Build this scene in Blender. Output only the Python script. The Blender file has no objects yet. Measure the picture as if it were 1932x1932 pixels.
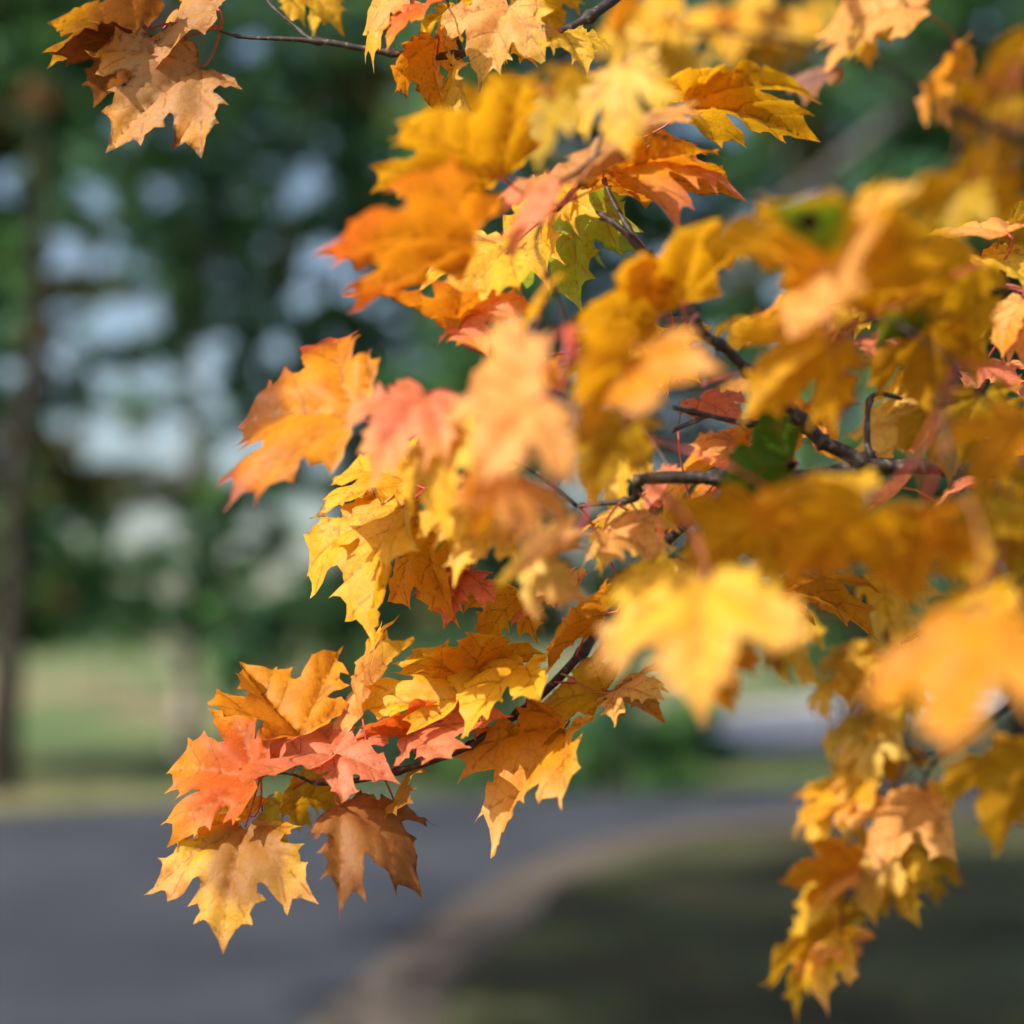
import bpy, math, random
from mathutils import Vector, Matrix, Quaternion, noise
from mathutils.geometry import delaunay_2d_cdt

random.seed(7)
R = math.radians
SC = bpy.context.scene
COL = SC.collection

# ------------------------------------------------------------------ camera, world, sun, exposure
FPX = 2760.0                       # focal length in pixels of a 1932 px wide view (80 mm on 56 mm)
CAM_H, PITCH = 1.6, math.atan((1250 - 966) / FPX)
cam_data = bpy.data.cameras.new('camera')
cam_data.sensor_width = cam_data.sensor_height = 56.0
cam_data.sensor_fit = 'HORIZONTAL'
cam_data.lens = 80.0
cam_data.clip_start, cam_data.clip_end = 0.05, 6000
cam_data.dof.use_dof = True
cam_data.dof.focus_distance = 1.25
cam_data.dof.aperture_fstop = 2.35
cam_data.dof.aperture_blades = 0
camera = bpy.data.objects.new('camera', cam_data)
COL.objects.link(camera)
camera.location = (0, 0, CAM_H)
camera.rotation_euler = (R(90) + PITCH, 0, 0)
SC.camera = camera
CM = Matrix.Translation((0, 0, CAM_H)) @ Matrix.Rotation(R(90) + PITCH, 4, 'X')
CR = CM.to_3x3()

SUN = Vector((-0.66, -0.48, 0.58)).normalized()      # direction towards the sun
world = bpy.data.worlds.new('World')
SC.world = world
world.use_nodes = True
wn = world.node_tree
sky = wn.nodes.new('ShaderNodeTexSky')
sky.sky_type = 'NISHITA'
sky.sun_disc = False
sky.sun_elevation = math.asin(SUN.z)
sky.sun_rotation = math.atan2(SUN.x, SUN.y)
sky.air_density = 1.2
sky.dust_density = 3.0
wn.links.new(sky.outputs[0], wn.nodes['Background'].inputs[0])
wn.nodes['Background'].inputs[1].default_value = 0.13
sl = bpy.data.lights.new('sun', 'SUN')
sl.energy = 4.6
sl.angle = R(0.53)
sl.color = (1.0, 0.92, 0.80)
so = bpy.data.objects.new('sun', sl)
COL.objects.link(so)
so.location = SUN * 30
so.rotation_euler = SUN.to_track_quat('Z', 'Y').to_euler()
vs = SC.view_settings
vs.view_transform, vs.look, vs.gamma, vs.exposure = 'Standard', 'None', 1.0, 0.52
SC.cycles.max_bounces = 5
SC.cycles.diffuse_bounces = 3
SC.cycles.glossy_bounces = 2
SC.cycles.transparent_max_bounces = 4
SC.cycles.use_denoising = True
SC.cycles.use_adaptive_sampling = True
SC.cycles.adaptive_threshold = 0.02


def P(u, v, d):
    """pixel of the 1932 px view + depth along the optical axis -> world point"""
    return CM @ Vector(((u - 966) / FPX * d, (966 - v) / FPX * d, -d))


# ------------------------------------------------------------------ helpers
def new_mat(name):
    m = bpy.data.materials.new(name)
    m.use_nodes = True
    nt = m.node_tree
    nt.nodes.clear()
    return m, nt, nt.nodes.new('ShaderNodeOutputMaterial')


def N(nt, kind, **kw):
    n = nt.nodes.new(kind)
    for k, val in kw.items():
        if k.startswith('i_'):
            n.inputs[k[2:].replace('_', ' ')].default_value = val
        else:
            setattr(n, k, val)
    return n


def ramp(nt, stops):
    n = nt.nodes.new('ShaderNodeValToRGB')
    e = n.color_ramp.elements
    while len(e) < len(stops):
        e.new(0.5)
    for el, (p, c) in zip(e, stops):
        el.position = p
        el.color = (*c, 1) if len(c) == 3 else c
    return n


def noise_mat(name, scale, stops, rough=0.9, bump=0.0, bscale=80, spec=0.3, coord='Object', detail=6):
    m, nt, out = new_mat(name)
    tc = N(nt, 'ShaderNodeTexCoord')
    nz = N(nt, 'ShaderNodeTexNoise', i_Scale=scale, i_Detail=detail)
    nt.links.new(tc.outputs[coord], nz.inputs['Vector'])
    rp = ramp(nt, stops)
    nt.links.new(nz.outputs['Fac'], rp.inputs[0])
    bs = N(nt, 'ShaderNodeBsdfPrincipled', i_Roughness=rough)
    bs.inputs['Specular IOR Level'].default_value = spec
    nt.links.new(rp.outputs[0], bs.inputs['Base Color'])
    if bump:
        n2 = N(nt, 'ShaderNodeTexNoise', i_Scale=bscale, i_Detail=4)
        nt.links.new(tc.outputs[coord], n2.inputs['Vector'])
        bp = N(nt, 'ShaderNodeBump', i_Strength=bump, i_Distance=0.02)
        nt.links.new(n2.outputs['Fac'], bp.inputs['Height'])
        nt.links.new(bp.outputs[0], bs.inputs['Normal'])
    nt.links.new(bs.outputs[0], out.inputs[0])
    return m


def mesh_obj(name, verts, faces, mat, parent=None, smooth=True, kind=None):
    me = bpy.data.meshes.new(name)
    me.from_pydata([tuple(v) for v in verts], [], faces)
    if mat:
        me.materials.append(mat)
    if smooth:
        me.polygons.foreach_set('use_smooth', [True] * len(me.polygons))
    me.update()
    o = bpy.data.objects.new(name, me)
    COL.objects.link(o)
    if parent:
        o.parent = parent
        o.matrix_parent_inverse = Matrix.Translation(-WORLD_LOC[parent.name])
    if kind:
        o['kind'] = kind
    WORLD_LOC[o.name] = Vector((0, 0, 0))
    return o


WORLD_LOC = {}


def empty(name, loc, label, cat, group=None):
    o = bpy.data.objects.new(name, None)
    o.empty_display_size = 0.3
    COL.objects.link(o)
    o.location = loc
    WORLD_LOC[o.name] = Vector(loc)
    o['label'], o['category'] = label, cat
    if group:
        o['group'] = group
    return o


def catmull(pts, n=6):
    """pts: list of (Vector, radius) -> smoothed list"""
    out = []
    for i in range(len(pts) - 1):
        p0 = pts[max(i - 1, 0)]
        p1, p2 = pts[i], pts[i + 1]
        p3 = pts[min(i + 2, len(pts) - 1)]
        for k in range(n):
            t = k / n
            a = 0.5 * ((2 * p1[0]) + (p2[0] - p0[0]) * t + (2 * p0[0] - 5 * p1[0] + 4 * p2[0] - p3[0]) * t * t
                       + (3 * p1[0] - p0[0] - 3 * p2[0] + p3[0]) * t ** 3)
            out.append((a, p1[1] + (p2[1] - p1[1]) * t))
    out.append(pts[-1])
    return out


def tube_data(path, sides=7, wob=0.0, knots=0.0):
    vs_, fs = [], []
    n = len(path)
    ref = Vector((0.13, 0.21, 0.97))
    for i, (p, r) in enumerate(path):
        d = (path[min(i + 1, n - 1)][0] - path[max(i - 1, 0)][0]).normalized()
        x = d.cross(ref)
        if x.length < 1e-3:
            x = d.cross(Vector((1, 0, 0)))
        x.normalize()
        y = d.cross(x)
        kr = r * (1 + (knots if i % 9 == 4 else 0))
        for s in range(sides):
            a = 2 * math.pi * s / sides
            rr = kr * (1 + wob * noise.noise(p * 60 + Vector((s * 3.1, 0, 0))))
            vs_.append(p + (x * math.cos(a) + y * math.sin(a)) * rr)
    for i in range(n - 1):
        for s in range(sides):
            t = (s + 1) % sides
            fs.append((i * sides + s, i * sides + t, (i + 1) * sides + t, (i + 1) * sides + s))
    fs.append(tuple(range(sides))[::-1])
    fs.append(tuple((n - 1) * sides + s for s in range(sides)))
    return vs_, fs


def tube(name, path, mat, parent=None, sides=7, wob=0.0, knots=0.0):
    v, f = tube_data(path, sides, wob, knots)
    return mesh_obj(name, v, f, mat, parent)


# ------------------------------------------------------------------ materials
M_ASPHALT = noise_mat('asphalt', 0.55, [(0.28, (0.030, 0.036, 0.052)), (0.5, (0.050, 0.057, 0.076)), (0.72, (0.074, 0.081, 0.102))], 0.85, 0.5, 180)
M_SHOULDER = noise_mat('shoulder_gravel', 1.6, [(0.3, (0.085, 0.07, 0.058)), (0.7, (0.18, 0.145, 0.12))], 0.95, 0.8, 60)
M_PATH = noise_mat('pale_gravel', 1.2, [(0.3, (0.50, 0.45, 0.44)), (0.7, (0.66, 0.60, 0.58))], 0.95, 0.5, 60)
M_GROUND = noise_mat('grass_ground', 0.16, [(0.32, (0.060, 0.115, 0.035)), (0.46, (0.115, 0.165, 0.060)), (0.58, (0.24, 0.20, 0.11)), (0.72, (0.11, 0.165, 0.060))], 0.95, 0.8, 25)
M_BARK_DARK = noise_mat('dark_bark', 6, [(0.3, (0.018, 0.014, 0.012)), (0.7, (0.06, 0.048, 0.04))], 0.95, 0.9, 30)
M_BARK_PALE = noise_mat('pale_bark', 5, [(0.3, (0.26, 0.23, 0.20)), (0.7, (0.46, 0.41, 0.36))], 0.95, 0.8, 30)
M_BARK_PINE = noise_mat('pine_bark', 5, [(0.3, (0.030, 0.025, 0.022)), (0.7, (0.095, 0.08, 0.07))], 0.95, 0.9, 30)
M_BARK_GREY = noise_mat('grey_bark', 5, [(0.3, (0.06, 0.055, 0.055)), (0.7, (0.17, 0.155, 0.15))], 0.95, 0.9, 30)


def twig_mat():
    m, nt, out = new_mat('maple_twig_bark')
    tc = N(nt, 'ShaderNodeTexCoord')
    n1 = N(nt, 'ShaderNodeTexNoise', i_Scale=160.0, i_Detail=5.0)
    nt.links.new(tc.outputs['Object'], n1.inputs['Vector'])
    rp = ramp(nt, [(0.3, (0.014, 0.009, 0.007)), (0.56, (0.040, 0.028, 0.024)), (0.72, (0.20, 0.165, 0.15))])
    nt.links.new(n1.outputs['Fac'], rp.inputs[0])
    bs = N(nt, 'ShaderNodeBsdfPrincipled', i_Roughness=0.6)
    nt.links.new(rp.outputs[0], bs.inputs['Base Color'])
    bp = N(nt, 'ShaderNodeBump', i_Strength=0.7, i_Distance=0.0008)
    nt.links.new(n1.outputs['Fac'], bp.inputs['Height'])
    nt.links.new(bp.outputs[0], bs.inputs['Normal'])
    nt.links.new(bs.outputs[0], out.inputs[0])
    return m


M_TWIG = twig_mat()
M_TAR = noise_mat('tar_spot', 300, [(0.3, (0.006, 0.005, 0.004)), (0.7, (0.014, 0.011, 0.008))], 0.7)


def petiole_mat():
    m, nt, out = new_mat('petiole_red')
    tc = N(nt, 'ShaderNodeTexCoord')
    oi = N(nt, 'ShaderNodeObjectInfo')
    rp = ramp(nt, [(0.0, (0.50, 0.06, 0.06)), (0.45, (0.42, 0.05, 0.04)), (0.75, (0.25, 0.06, 0.025)), (1.0, (0.45, 0.16, 0.06))])
    nt.links.new(oi.outputs['Random'], rp.inputs[0])
    bs = N(nt, 'ShaderNodeBsdfPrincipled', i_Roughness=0.4)
    nt.links.new(rp.outputs[0], bs.inputs['Base Color'])
    nt.links.new(bs.outputs[0], out.inputs[0])
    return m


M_PETIOLE = petiole_mat()


def leaf_mat():
    m, nt, out = new_mat('maple_leaf')
    L = nt.links.new
    at = N(nt, 'ShaderNodeAttribute', attribute_name='col')
    ve = N(nt, 'ShaderNodeAttribute', attribute_name='vein')
    br = N(nt, 'ShaderNodeAttribute', attribute_name='brown')
    uv = N(nt, 'ShaderNodeUVMap', uv_map='UVMap')
    oi = N(nt, 'ShaderNodeObjectInfo')
    off = N(nt, 'ShaderNodeVectorMath', operation='SCALE')
    off.inputs[0].default_value = (17.3, 41.7, 9.1)
    L(oi.outputs['Random'], off.inputs['Scale'])
    add = N(nt, 'ShaderNodeVectorMath', operation='ADD')
    L(uv.outputs[0], add.inputs[0])
    L(off.outputs[0], add.inputs[1])
    # soft mottling of the pigment
    nz = N(nt, 'ShaderNodeTexNoise', i_Scale=3.2, i_Detail=5.0, i_Roughness=0.6)
    L(add.outputs[0], nz.inputs['Vector'])
    rp = ramp(nt, [(0.30, (0.80, 0.70, 0.62)), (0.5, (1, 1, 1)), (0.70, (1.12, 1.16, 1.25))])
    L(nz.outputs['Fac'], rp.inputs[0])
    mul = N(nt, 'ShaderNodeMix', data_type='RGBA', blend_type='MULTIPLY')
    mul.inputs[0].default_value = 0.85
    L(at.outputs['Color'], mul.inputs[6])
    L(rp.outputs[0], mul.inputs[7])
    # veins a little paler
    vr = N(nt, 'ShaderNodeMapRange')
    vr.inputs[1].default_value, vr.inputs[2].default_value = 0.0, 0.018
    vr.inputs[3].default_value, vr.inputs[4].default_value = 0.75, 0.0
    L(ve.outputs['Fac'], vr.inputs[0])
    vm = N(nt, 'ShaderNodeMix', data_type='RGBA')
    L(vr.outputs[0], vm.inputs[0])
    L(mul.outputs[2], vm.inputs[6])
    vm.inputs[7].default_value = (0.36, 0.12, 0.012, 1)
    # the fine net of small veins
    vo = N(nt, 'ShaderNodeTexVoronoi', feature='DISTANCE_TO_EDGE', i_Scale=13.0)
    L(add.outputs[0], vo.inputs['Vector'])
    vq = N(nt, 'ShaderNodeMapRange')
    vq.inputs[1].default_value, vq.inputs[2].default_value = 0.0, 0.07
    vq.inputs[3].default_value, vq.inputs[4].default_value = 0.80, 1.0
    L(vo.outputs['Distance'], vq.inputs[0])
    vx = N(nt, 'ShaderNodeVectorMath', operation='SCALE')
    L(vm.outputs[2], vx.inputs[0])
    L(vq.outputs[0], vx.inputs['Scale'])
    # dry brown margins and freckles
    n2 = N(nt, 'ShaderNodeTexNoise', i_Scale=7.5, i_Detail=6.0, i_Roughness=0.65)
    L(add.outputs[0], n2.inputs['Vector'])
    sb = N(nt, 'ShaderNodeMath', operation='ADD')
    L(br.outputs['Fac'], sb.inputs[0])
    L(n2.outputs['Fac'], sb.inputs[1])
    b2 = N(nt, 'ShaderNodeMapRange')
    b2.inputs[1].default_value, b2.inputs[2].default_value = 0.70, 0.86
    L(sb.outputs[0], b2.inputs[0])
    bm = N(nt, 'ShaderNodeMix', data_type='RGBA')
    L(b2.outputs[0], bm.inputs[0])
    L(vx.outputs[0], bm.inputs[6])
    bm.inputs[7].default_value = (0.16, 0.055, 0.018, 1)
    bs = N(nt, 'ShaderNodeBsdfPrincipled', i_Roughness=0.56)
    bs.inputs['Specular IOR Level'].default_value = 0.42
    L(bm.outputs[2], bs.inputs['Base Color'])
    bp = N(nt, 'ShaderNodeBump', i_Strength=0.35, i_Distance=0.002)
    L(n2.outputs['Fac'], bp.inputs['Height'])
    L(bp.outputs[0], bs.inputs['Normal'])
    tr = N(nt, 'ShaderNodeBsdfTranslucent')
    gm = N(nt, 'ShaderNodeGamma', i_Gamma=1.0)
    L(bm.outputs[2], gm.inputs[0])
    L(gm.outputs[0], tr.inputs[0])
    mx = N(nt, 'ShaderNodeMixShader')
    mx.inputs[0].default_value = 0.50
    L(bs.outputs[0], mx.inputs[1])
    L(tr.outputs[0], mx.inputs[2])
    L(mx.outputs[0], out.inputs[0])
    return m


M_LEAF = leaf_mat()


def foliage_mat(name, t=0.35):
    m, nt, out = new_mat(name)
    at = N(nt, 'ShaderNodeAttribute', attribute_name='col')
    bs = N(nt, 'ShaderNodeBsdfPrincipled', i_Roughness=0.55)
    bs.inputs['Specular IOR Level'].default_value = 0.3
    tr = N(nt, 'ShaderNodeBsdfTranslucent')
    mx = N(nt, 'ShaderNodeMixShader')
    mx.inputs[0].default_value = t
    nt.links.new(at.outputs['Color'], bs.inputs['Base Color'])
    nt.links.new(at.outputs['Color'], tr.inputs[0])
    nt.links.new(bs.outputs[0], mx.inputs[1])
    nt.links.new(tr.outputs[0], mx.inputs[2])
    nt.links.new(mx.outputs[0], out.inputs[0])
    return m


M_FOLIAGE = foliage_mat('green_foliage')


# ------------------------------------------------------------------ setting: ground, road, shoulders, pale path
def sstep(a, b, x):
    t = min(max((x - a) / (b - a), 0), 1)
    return t * t * (3 - 2 * t)


def height(x, y):
    y0 = 25 + 0.5 * max(x, 0)
    h = 2.3 * sstep(y0, y0 + 38, y)
    return h


def axis_vals(lo, hi, near_lo, near_hi, step):
    vals = [near_lo + i * step for i in range(int((near_hi - near_lo) / step) + 1)]
    s = step
    v = near_hi
    while v < hi:
        s *= 1.35
        v += s
        vals.append(min(v, hi))
    s, v = step, near_lo
    while v > lo:
        s *= 1.35
        v -= s
        vals.insert(0, max(v, lo))
    return vals


xs, ys = axis_vals(-2500, 2500, -30, 30, 1.5), axis_vals(-600, 4000, -6, 80, 1.5)
gv = [(x, y, height(x, y)) for y in ys for x in xs]
nx = len(xs)
gf = [(j * nx + i, j * nx + i + 1, (j + 1) * nx + i + 1, (j + 1) * nx + i) for j in range(len(ys) - 1) for i in range(nx - 1)]
mesh_obj('ground', gv, gf, M_GROUND, kind='structure')

left_edge = [(-8, -20), (-7.8, -6), (-7.6, 2), (-7.2, 9), (-6.6, 13), (-5.3, 15.6), (-3, 17.0), (-0.6, 17.9), (3, 19.0), (9, 21.4), (20, 26.5), (45, 34)]
right_edge = [(-2, -20), (-1.8, -6), (-1.5, 1), (-1.0, 5.8), (-0.55, 9.0), (0.15, 11.9), (1.0, 13.7), (2.2, 15.0), (4.6, 16.4), (9.5, 18.4), (20.5, 23.2), (45.5, 30)]


def smooth2(pts, n=8):
    return [p for p, _ in catmull([(Vector((x, y, 0)), 0) for x, y in pts], n)]


def strip(name, A, B, z, mat, sub=6):
    v, f = [], []
    for a, b in zip(A, B):
        for k in range(sub + 1):
            p = a.lerp(b, k / sub)
            v.append((p.x, p.y, height(p.x, p.y) + z))
    for i in range(len(A) - 1):
        for k in range(sub):
            f.append((i * (sub + 1) + k, i * (sub + 1) + k + 1, (i + 1) * (sub + 1) + k + 1, (i + 1) * (sub + 1) + k))
    return mesh_obj(name, v, f, mat, kind='structure')


LE, RE = smooth2(left_edge), smooth2(right_edge)
strip('road', LE, RE, 0.012, M_ASPHALT)


def offset(line, d):
    out = []
    for i, p in enumerate(line):
        t = (line[min(i + 1, len(line) - 1)] - line[max(i - 1, 0)]).normalized()
        out.append(p + Vector((t.y, -t.x, 0)) * d * (1 + 0.25 * noise.noise(p * 0.6)))
    return out


strip('road_shoulder_right', offset(RE, -0.05), offset(RE, 0.55), 0.008, M_SHOULDER, 2)

M_SHADED_GROUND = noise_mat('shaded_ground', 0.55, [(0.30, (0.018, 0.014, 0.009)), (0.44, (0.042, 0.042, 0.020)), (0.56, (0.075, 0.085, 0.034)), (0.70, (0.18, 0.13, 0.075))], 0.95, 0.9, 40)  # ground colour darkened to paint in shade, with green and brown patches
strip('road_shoulder_left', offset(LE, 0.05), offset(LE, -0.45), 0.008, M_SHADED_GROUND, 2)  # brown edge, grass shade painted in by the same dark colour
strip('verge_shade', offset(RE, 0.50)[:72], offset(RE, 9.0)[:72], 0.005, M_SHADED_GROUND, 8)  # dark sheet laid where the verge lies in tree shade
PA = smooth2([(5.2, 27), (5.4, 31), (6.2, 35), (8.5, 39), (14, 44), (24, 50)])
strip('gravel_path', offset(PA, -1.6), offset(PA, 1.6), 0.03, M_PATH, 4)

# grass tufts on the verge and the lawn (nobody could count them)
gvs, gfs, gcs = [], [], []


def on_road(x, y):
    if y < -4 or y > 26:
        return False
    xl = min(LE, key=lambda p: abs(p.y - y) + (abs(p.x - x) * 0.5)).x
    a = min(RE, key=lambda p: (p.x - x) ** 2 + (p.y - y) ** 2)
    b = min(LE, key=lambda p: (p.x - x) ** 2 + (p.y - y) ** 2)
    da, db = math.dist((a.x, a.y), (x, y)), math.dist((b.x, b.y), (x, y))
    ia, ib = RE.index(a), LE.index(b)
    ta = (RE[min(ia + 1, len(RE) - 1)] - RE[max(ia - 1, 0)])
    tb = (LE[min(ib + 1, len(LE) - 1)] - LE[max(ib - 1, 0)])
    sa = ta.x * (y - a.y) - ta.y * (x - a.x)
    sb_ = tb.x * (y - b.y) - tb.y * (x - b.x)
    return (sa > 0 or da < 0.7) and (sb_ < 0 or db < 0.5)


rg = random.Random(3)
for _ in range(9000):
    y = 4 + 24 * rg.random() ** 1.3
    x = rg.uniform(-0.45, 0.45) * y + rg.uniform(-1, 1)
    if on_road(x, y) or (y < 17 and rg.random() < 0.65):
        continue
    c = noise.noise(Vector((x, y, 0)) * 0.35)
    base = (0.06, 0.085, 0.022) if c < 0.1 else (0.15, 0.13, 0.05)
    for _k in range(3):
        a = rg.uniform(0, 6.28)
        hh = rg.uniform(0.04, 0.11)
        px, py = x + rg.uniform(-.06, .06), y + rg.uniform(-.06, .06)
        z = height(px, py)
        w = 0.006
        i0 = len(gvs)
        lean = Vector((math.cos(a + 1), math.sin(a + 1), 0)) * hh * 0.4
        gvs += [(px - w * math.cos(a), py - w * math.sin(a), z), (px + w * math.cos(a), py + w * math.sin(a), z), (px + lean.x, py + lean.y, z + hh)]
        gfs.append((i0, i0 + 1, i0 + 2))
        gcs += [base] * 3


def set_col(me, cols, name='col'):
    at = me.color_attributes.new(name, 'FLOAT_COLOR', 'POINT')
    flat = []
    for c in cols:
        flat += [c[0], c[1], c[2], 1.0]
    at.data.foreach_set('color', flat)


go = mesh_obj('grass', gvs, gfs, M_FOLIAGE, smooth=False, kind='stuff')
set_col(go.data, gcs)
go['label'], go['category'] = 'short rough grass on the lawn and road verge', 'grass'

# ------------------------------------------------------------------ background trees
GREENS = [(0.055, 0.150, 0.052), (0.090, 0.225, 0.072), (0.130, 0.245, 0.078), (0.068, 0.175, 0.088)]
OLIVE = [(0.115, 0.115, 0.034), (0.14, 0.12, 0.03), (0.085, 0.105, 0.035)]
BROWN = [(0.19, 0.105, 0.04), (0.17, 0.13, 0.06)]


class Crown:
    def __init__(self):
        self.v, self.f, self.c, self.centres = [], [], [], []

    def clump(self, c, r, n, size, pal, rg, flat=0.75):
        self.centres.append((c, r))
        base = rg.choice(pal)
        k = rg.uniform(0.75, 1.3)
        for _ in range(n):
            while True:
                o = Vector((rg.uniform(-1, 1), rg.uniform(-1, 1), rg.uniform(-1, 1)))
                if o.length <= 1:
                    break
            p = c + Vector((o.x, o.y, o.z * flat)) * r
            a = Vector((rg.gauss(0, 1), rg.gauss(0, 1), rg.gauss(0, 0.6))).normalized()
            b = a.cross(Vector((rg.gauss(0, 1), rg.gauss(0, 1), rg.gauss(0, 1)))).normalized()
            s = size * rg.uniform(0.6, 1.4)
            i0 = len(self.v)
            self.v += [p - a * s * 0.5, p + b * s * 0.30, p + a * s * 0.55, p - b * s * 0.30]
            self.f.append((i0, i0 + 1, i0 + 2, i0 + 3))
            q = k * rg.uniform(0.8, 1.25)
            self.c += [(base[0] * q, base[1] * q, base[2] * q)] * 4

    def build(self, parent, name='crown'):
        o = mesh_obj(name, self.v, self.f, M_FOLIAGE, parent, smooth=False)
        set_col(o.data, self.c)
        o['kind'] = 'stuff'
        return o


def make_tree(name, u, D, hgt, rad, lean, bark, label, crown, cat='tree', group=None, nl=14, seed=1, vtop=None):
    rg = random.Random(seed)
    x = (u - 966) / FPX * D
    z = height(x, D)
    t = empty(name, (x, D, z), label, cat, group)
    pts = []
    for k in range(8):
        f = k / 7
        fl = 1.45 if k == 0 else (1.12 if k == 1 and hgt > 4 else 1.0)
        pts.append((Vector((x + lean * f * hgt + 0.10 * rg.uniform(-1, 1) * (k > 0) * rad * 6 * f, D + 0.05 * rg.uniform(-1, 1), z - 0.15 + f * hgt)), rad * (1 - 0.82 * f) * fl))
    tube('trunk', catmull(pts, 5), bark, t, sides=10, wob=0.15)
    cs = [c for c, r in crown.centres]
    rg.shuffle(cs)
    for c in cs[:nl]:
        # a limb from the trunk to this leafy bough
        f = min(max((c.z - z - 0.6) / hgt, 0.12), 0.92)
        k = f * 7
        i = min(int(k), 6)
        p = pts[i][0].lerp(pts[i + 1][0], k - i)
        r0 = min(rad * (1 - 0.82 * f) * 0.4, 0.07)
        mid = p.lerp(c, 0.5) + Vector((0, 0, 0.15))
        tube('limb', catmull([(p, r0), (mid, r0 * 0.65), (c, r0 * 0.25)], 4), bark, t, sides=6, wob=0.1)
    if crown.v:
        crown.build(t)
    return t


# leafy boughs of the wood: density of foliage over the view (rows of 100 px, 0 = open sky, 9 = closed)
DENS = {  # v : densities at u = -300..900 in steps of 100
    -300: '9999999999999', -200: '9999999999999', -100: '9999999999999',
    0:    '9999999999999', 100: '9999999799999', 200: '9999999989999',
    300:  '9993899989899', 380: '9985699946789', 480: '9972389955789', 590: '9931138854889',
    680:  '8732223356899', 770: '8643222334699', 840: '7643111213499', 920: '8767554333699',
    1000: '9854022502599', 1080: '9887643445799', 1160: '9999988899999',
}
TREES = [  # name, u, D, height, radius, lean, bark, label
    ('pine_tree', 8, 18.4, 9.5, 0.19, 0.035, M_BARK_DARK, 'dark upright tree trunk at the road edge beside the sunlit lawn'),
    ('slender_tree', 356, 27.0, 8.5, 0.17, 0.0, M_BARK_PALE, 'slender tree with a pale straight trunk standing on the sunlit lawn'),
    ('woodland_tree', 640, 24.0, 9.0, 0.14, 0.02, M_BARK_GREY, None),
    ('woodland_tree', -330, 21.0, 9.5, 0.18, 0.0, M_BARK_DARK, None),
    ('woodland_tree', 900, 22.0, 9.0, 0.15, -0.02, M_BARK_GREY, None),
    ('woodland_tree', 1180, 26.0, 10.0, 0.16, 0.02, M_BARK_GREY, None),
    ('woodland_tree', 1600, 26.5, 9.0, 0.16, 0.0, M_BARK_DARK, None),
    ('broad_tree', 1640, 18.6, 9.0, 0.30, 0.10, M_BARK_DARK, 'leaning dark brown tree trunk across the shaded verge behind the maple'),
    ('broad_tree', 1925, 20.2, 9.0, 0.28, -0.01, M_BARK_DARK, 'dark upright tree trunk on the shaded side past the road bend'),
    ('woodland_tree', 2250, 21.0, 9.0, 0.2, 0.0, M_BARK_DARK, None),
]
rb = random.Random(11)
crowns = [Crown() for _ in TREES]


def assign(u):
    return min(range(len(TREES)), key=lambda i: abs(TREES[i][1] - u) + rb.uniform(0, 130))


rows = sorted(DENS)
GAPS = [(12, 345, 46), (185, 380, 36), (575, 335, 34), (130, 490, 42), (205, 485, 32), (590, 490, 38), (135, 612, 48), (205, 605, 42), (275, 592, 40),
        (570, 565, 36), (392, 690, 44), (300, 722, 42), (210, 720, 36), (525, 655, 28), (110, 690, 36), (30, 700, 32), (200, 830, 46), (320, 842, 46), (432, 862, 46), (522, 850, 44), (610, 880, 36),
        (30, 872, 34), (120, 800, 26), (252, 1000, 48), (342, 1012, 42), (580, 985, 50), (330, 1112, 36), (500, 1092, 36), (610, 1060, 30), (460, 92, 30), (655, 500, 34), (690, 560, 28), (420, 770, 30), (640, 780, 36)]
for v in range(-320, 1200, 44):
    ra = max([r for r in rows if r <= v] or [rows[0]])
    rbw = min([r for r in rows if r >= v] or [rows[-1]])
    tt = 0 if ra == rbw else (v - ra) / (rbw - ra)
    for u in range(-420, 2320, 46):
        if u < 880:
            cu = min(max((u + 300) / 100, 0), 11.999)
            i, fu = int(cu), cu - int(cu)
            da = int(DENS[ra][i]) * (1 - fu) + int(DENS[ra][i + 1]) * fu
            db = int(DENS[rbw][i]) * (1 - fu) + int(DENS[rbw][i + 1]) * fu
            dens = da * (1 - tt) + db * tt
        else:
            dens = 9 if v < 1150 else 5
            if noise.noise(Vector((u * 0.006, v * 0.006, 3))) > 0.42:
                dens = 6
        if u < 740:
            # openings between the boughs of the wood, where the sky shows through
            dens = max(dens, 7.5) if v < 640 else min(dens + 3.4, 9)
        p = 0.10 + dens / 9.6
        if 0.5 + 0.42 * noise.noise(Vector((u * 0.010, v * 0.013, 1.7))) + 0.55 * noise.noise(Vector((u * 0.027, v * 0.034, 5.1))) + rb.uniform(-.08, .08) > p and u < 880:
            if rb.random() < 0.5:
                ti = assign(u)
                crowns[ti].clump(P(u + rb.uniform(-24, 24), v + rb.uniform(-24, 24), TREES[ti][2] + rb.uniform(0, 2)), rb.uniform(0.18, 0.34), int(9 + 5 * dens), 0.15, GREENS, rb)
            continue
        q = noise.noise(Vector((u * 0.005, v * 0.005, 9)))
        near = u < 740
        for _k in range(4 if near else 1):
            uu, vv_ = u + rb.uniform(-34, 34), v + rb.uniform(-34, 34)
            if near and any(math.hypot(uu - a, vv_ - b) < r * 0.9 + 6 for a, b, r in GAPS):
                continue
            ti = assign(u)
            D = TREES[ti][2] + (rb.uniform(0.5, 3.0) if ti == 0 else rb.uniform(-1.8, 2.2))
            pal = OLIVE if q > 0.30 else GREENS
            if rb.random() < 0.015:
                pal = BROWN
            sm = 0.60 if near else 1.0
            crowns[ti].clump(P(uu, vv_, D), rb.uniform(0.36, 0.52) * sm, int((50 + 8 * dens) * (0.5 if near else 1)), 0.16 if near else 0.18, pal, rb)
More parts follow.
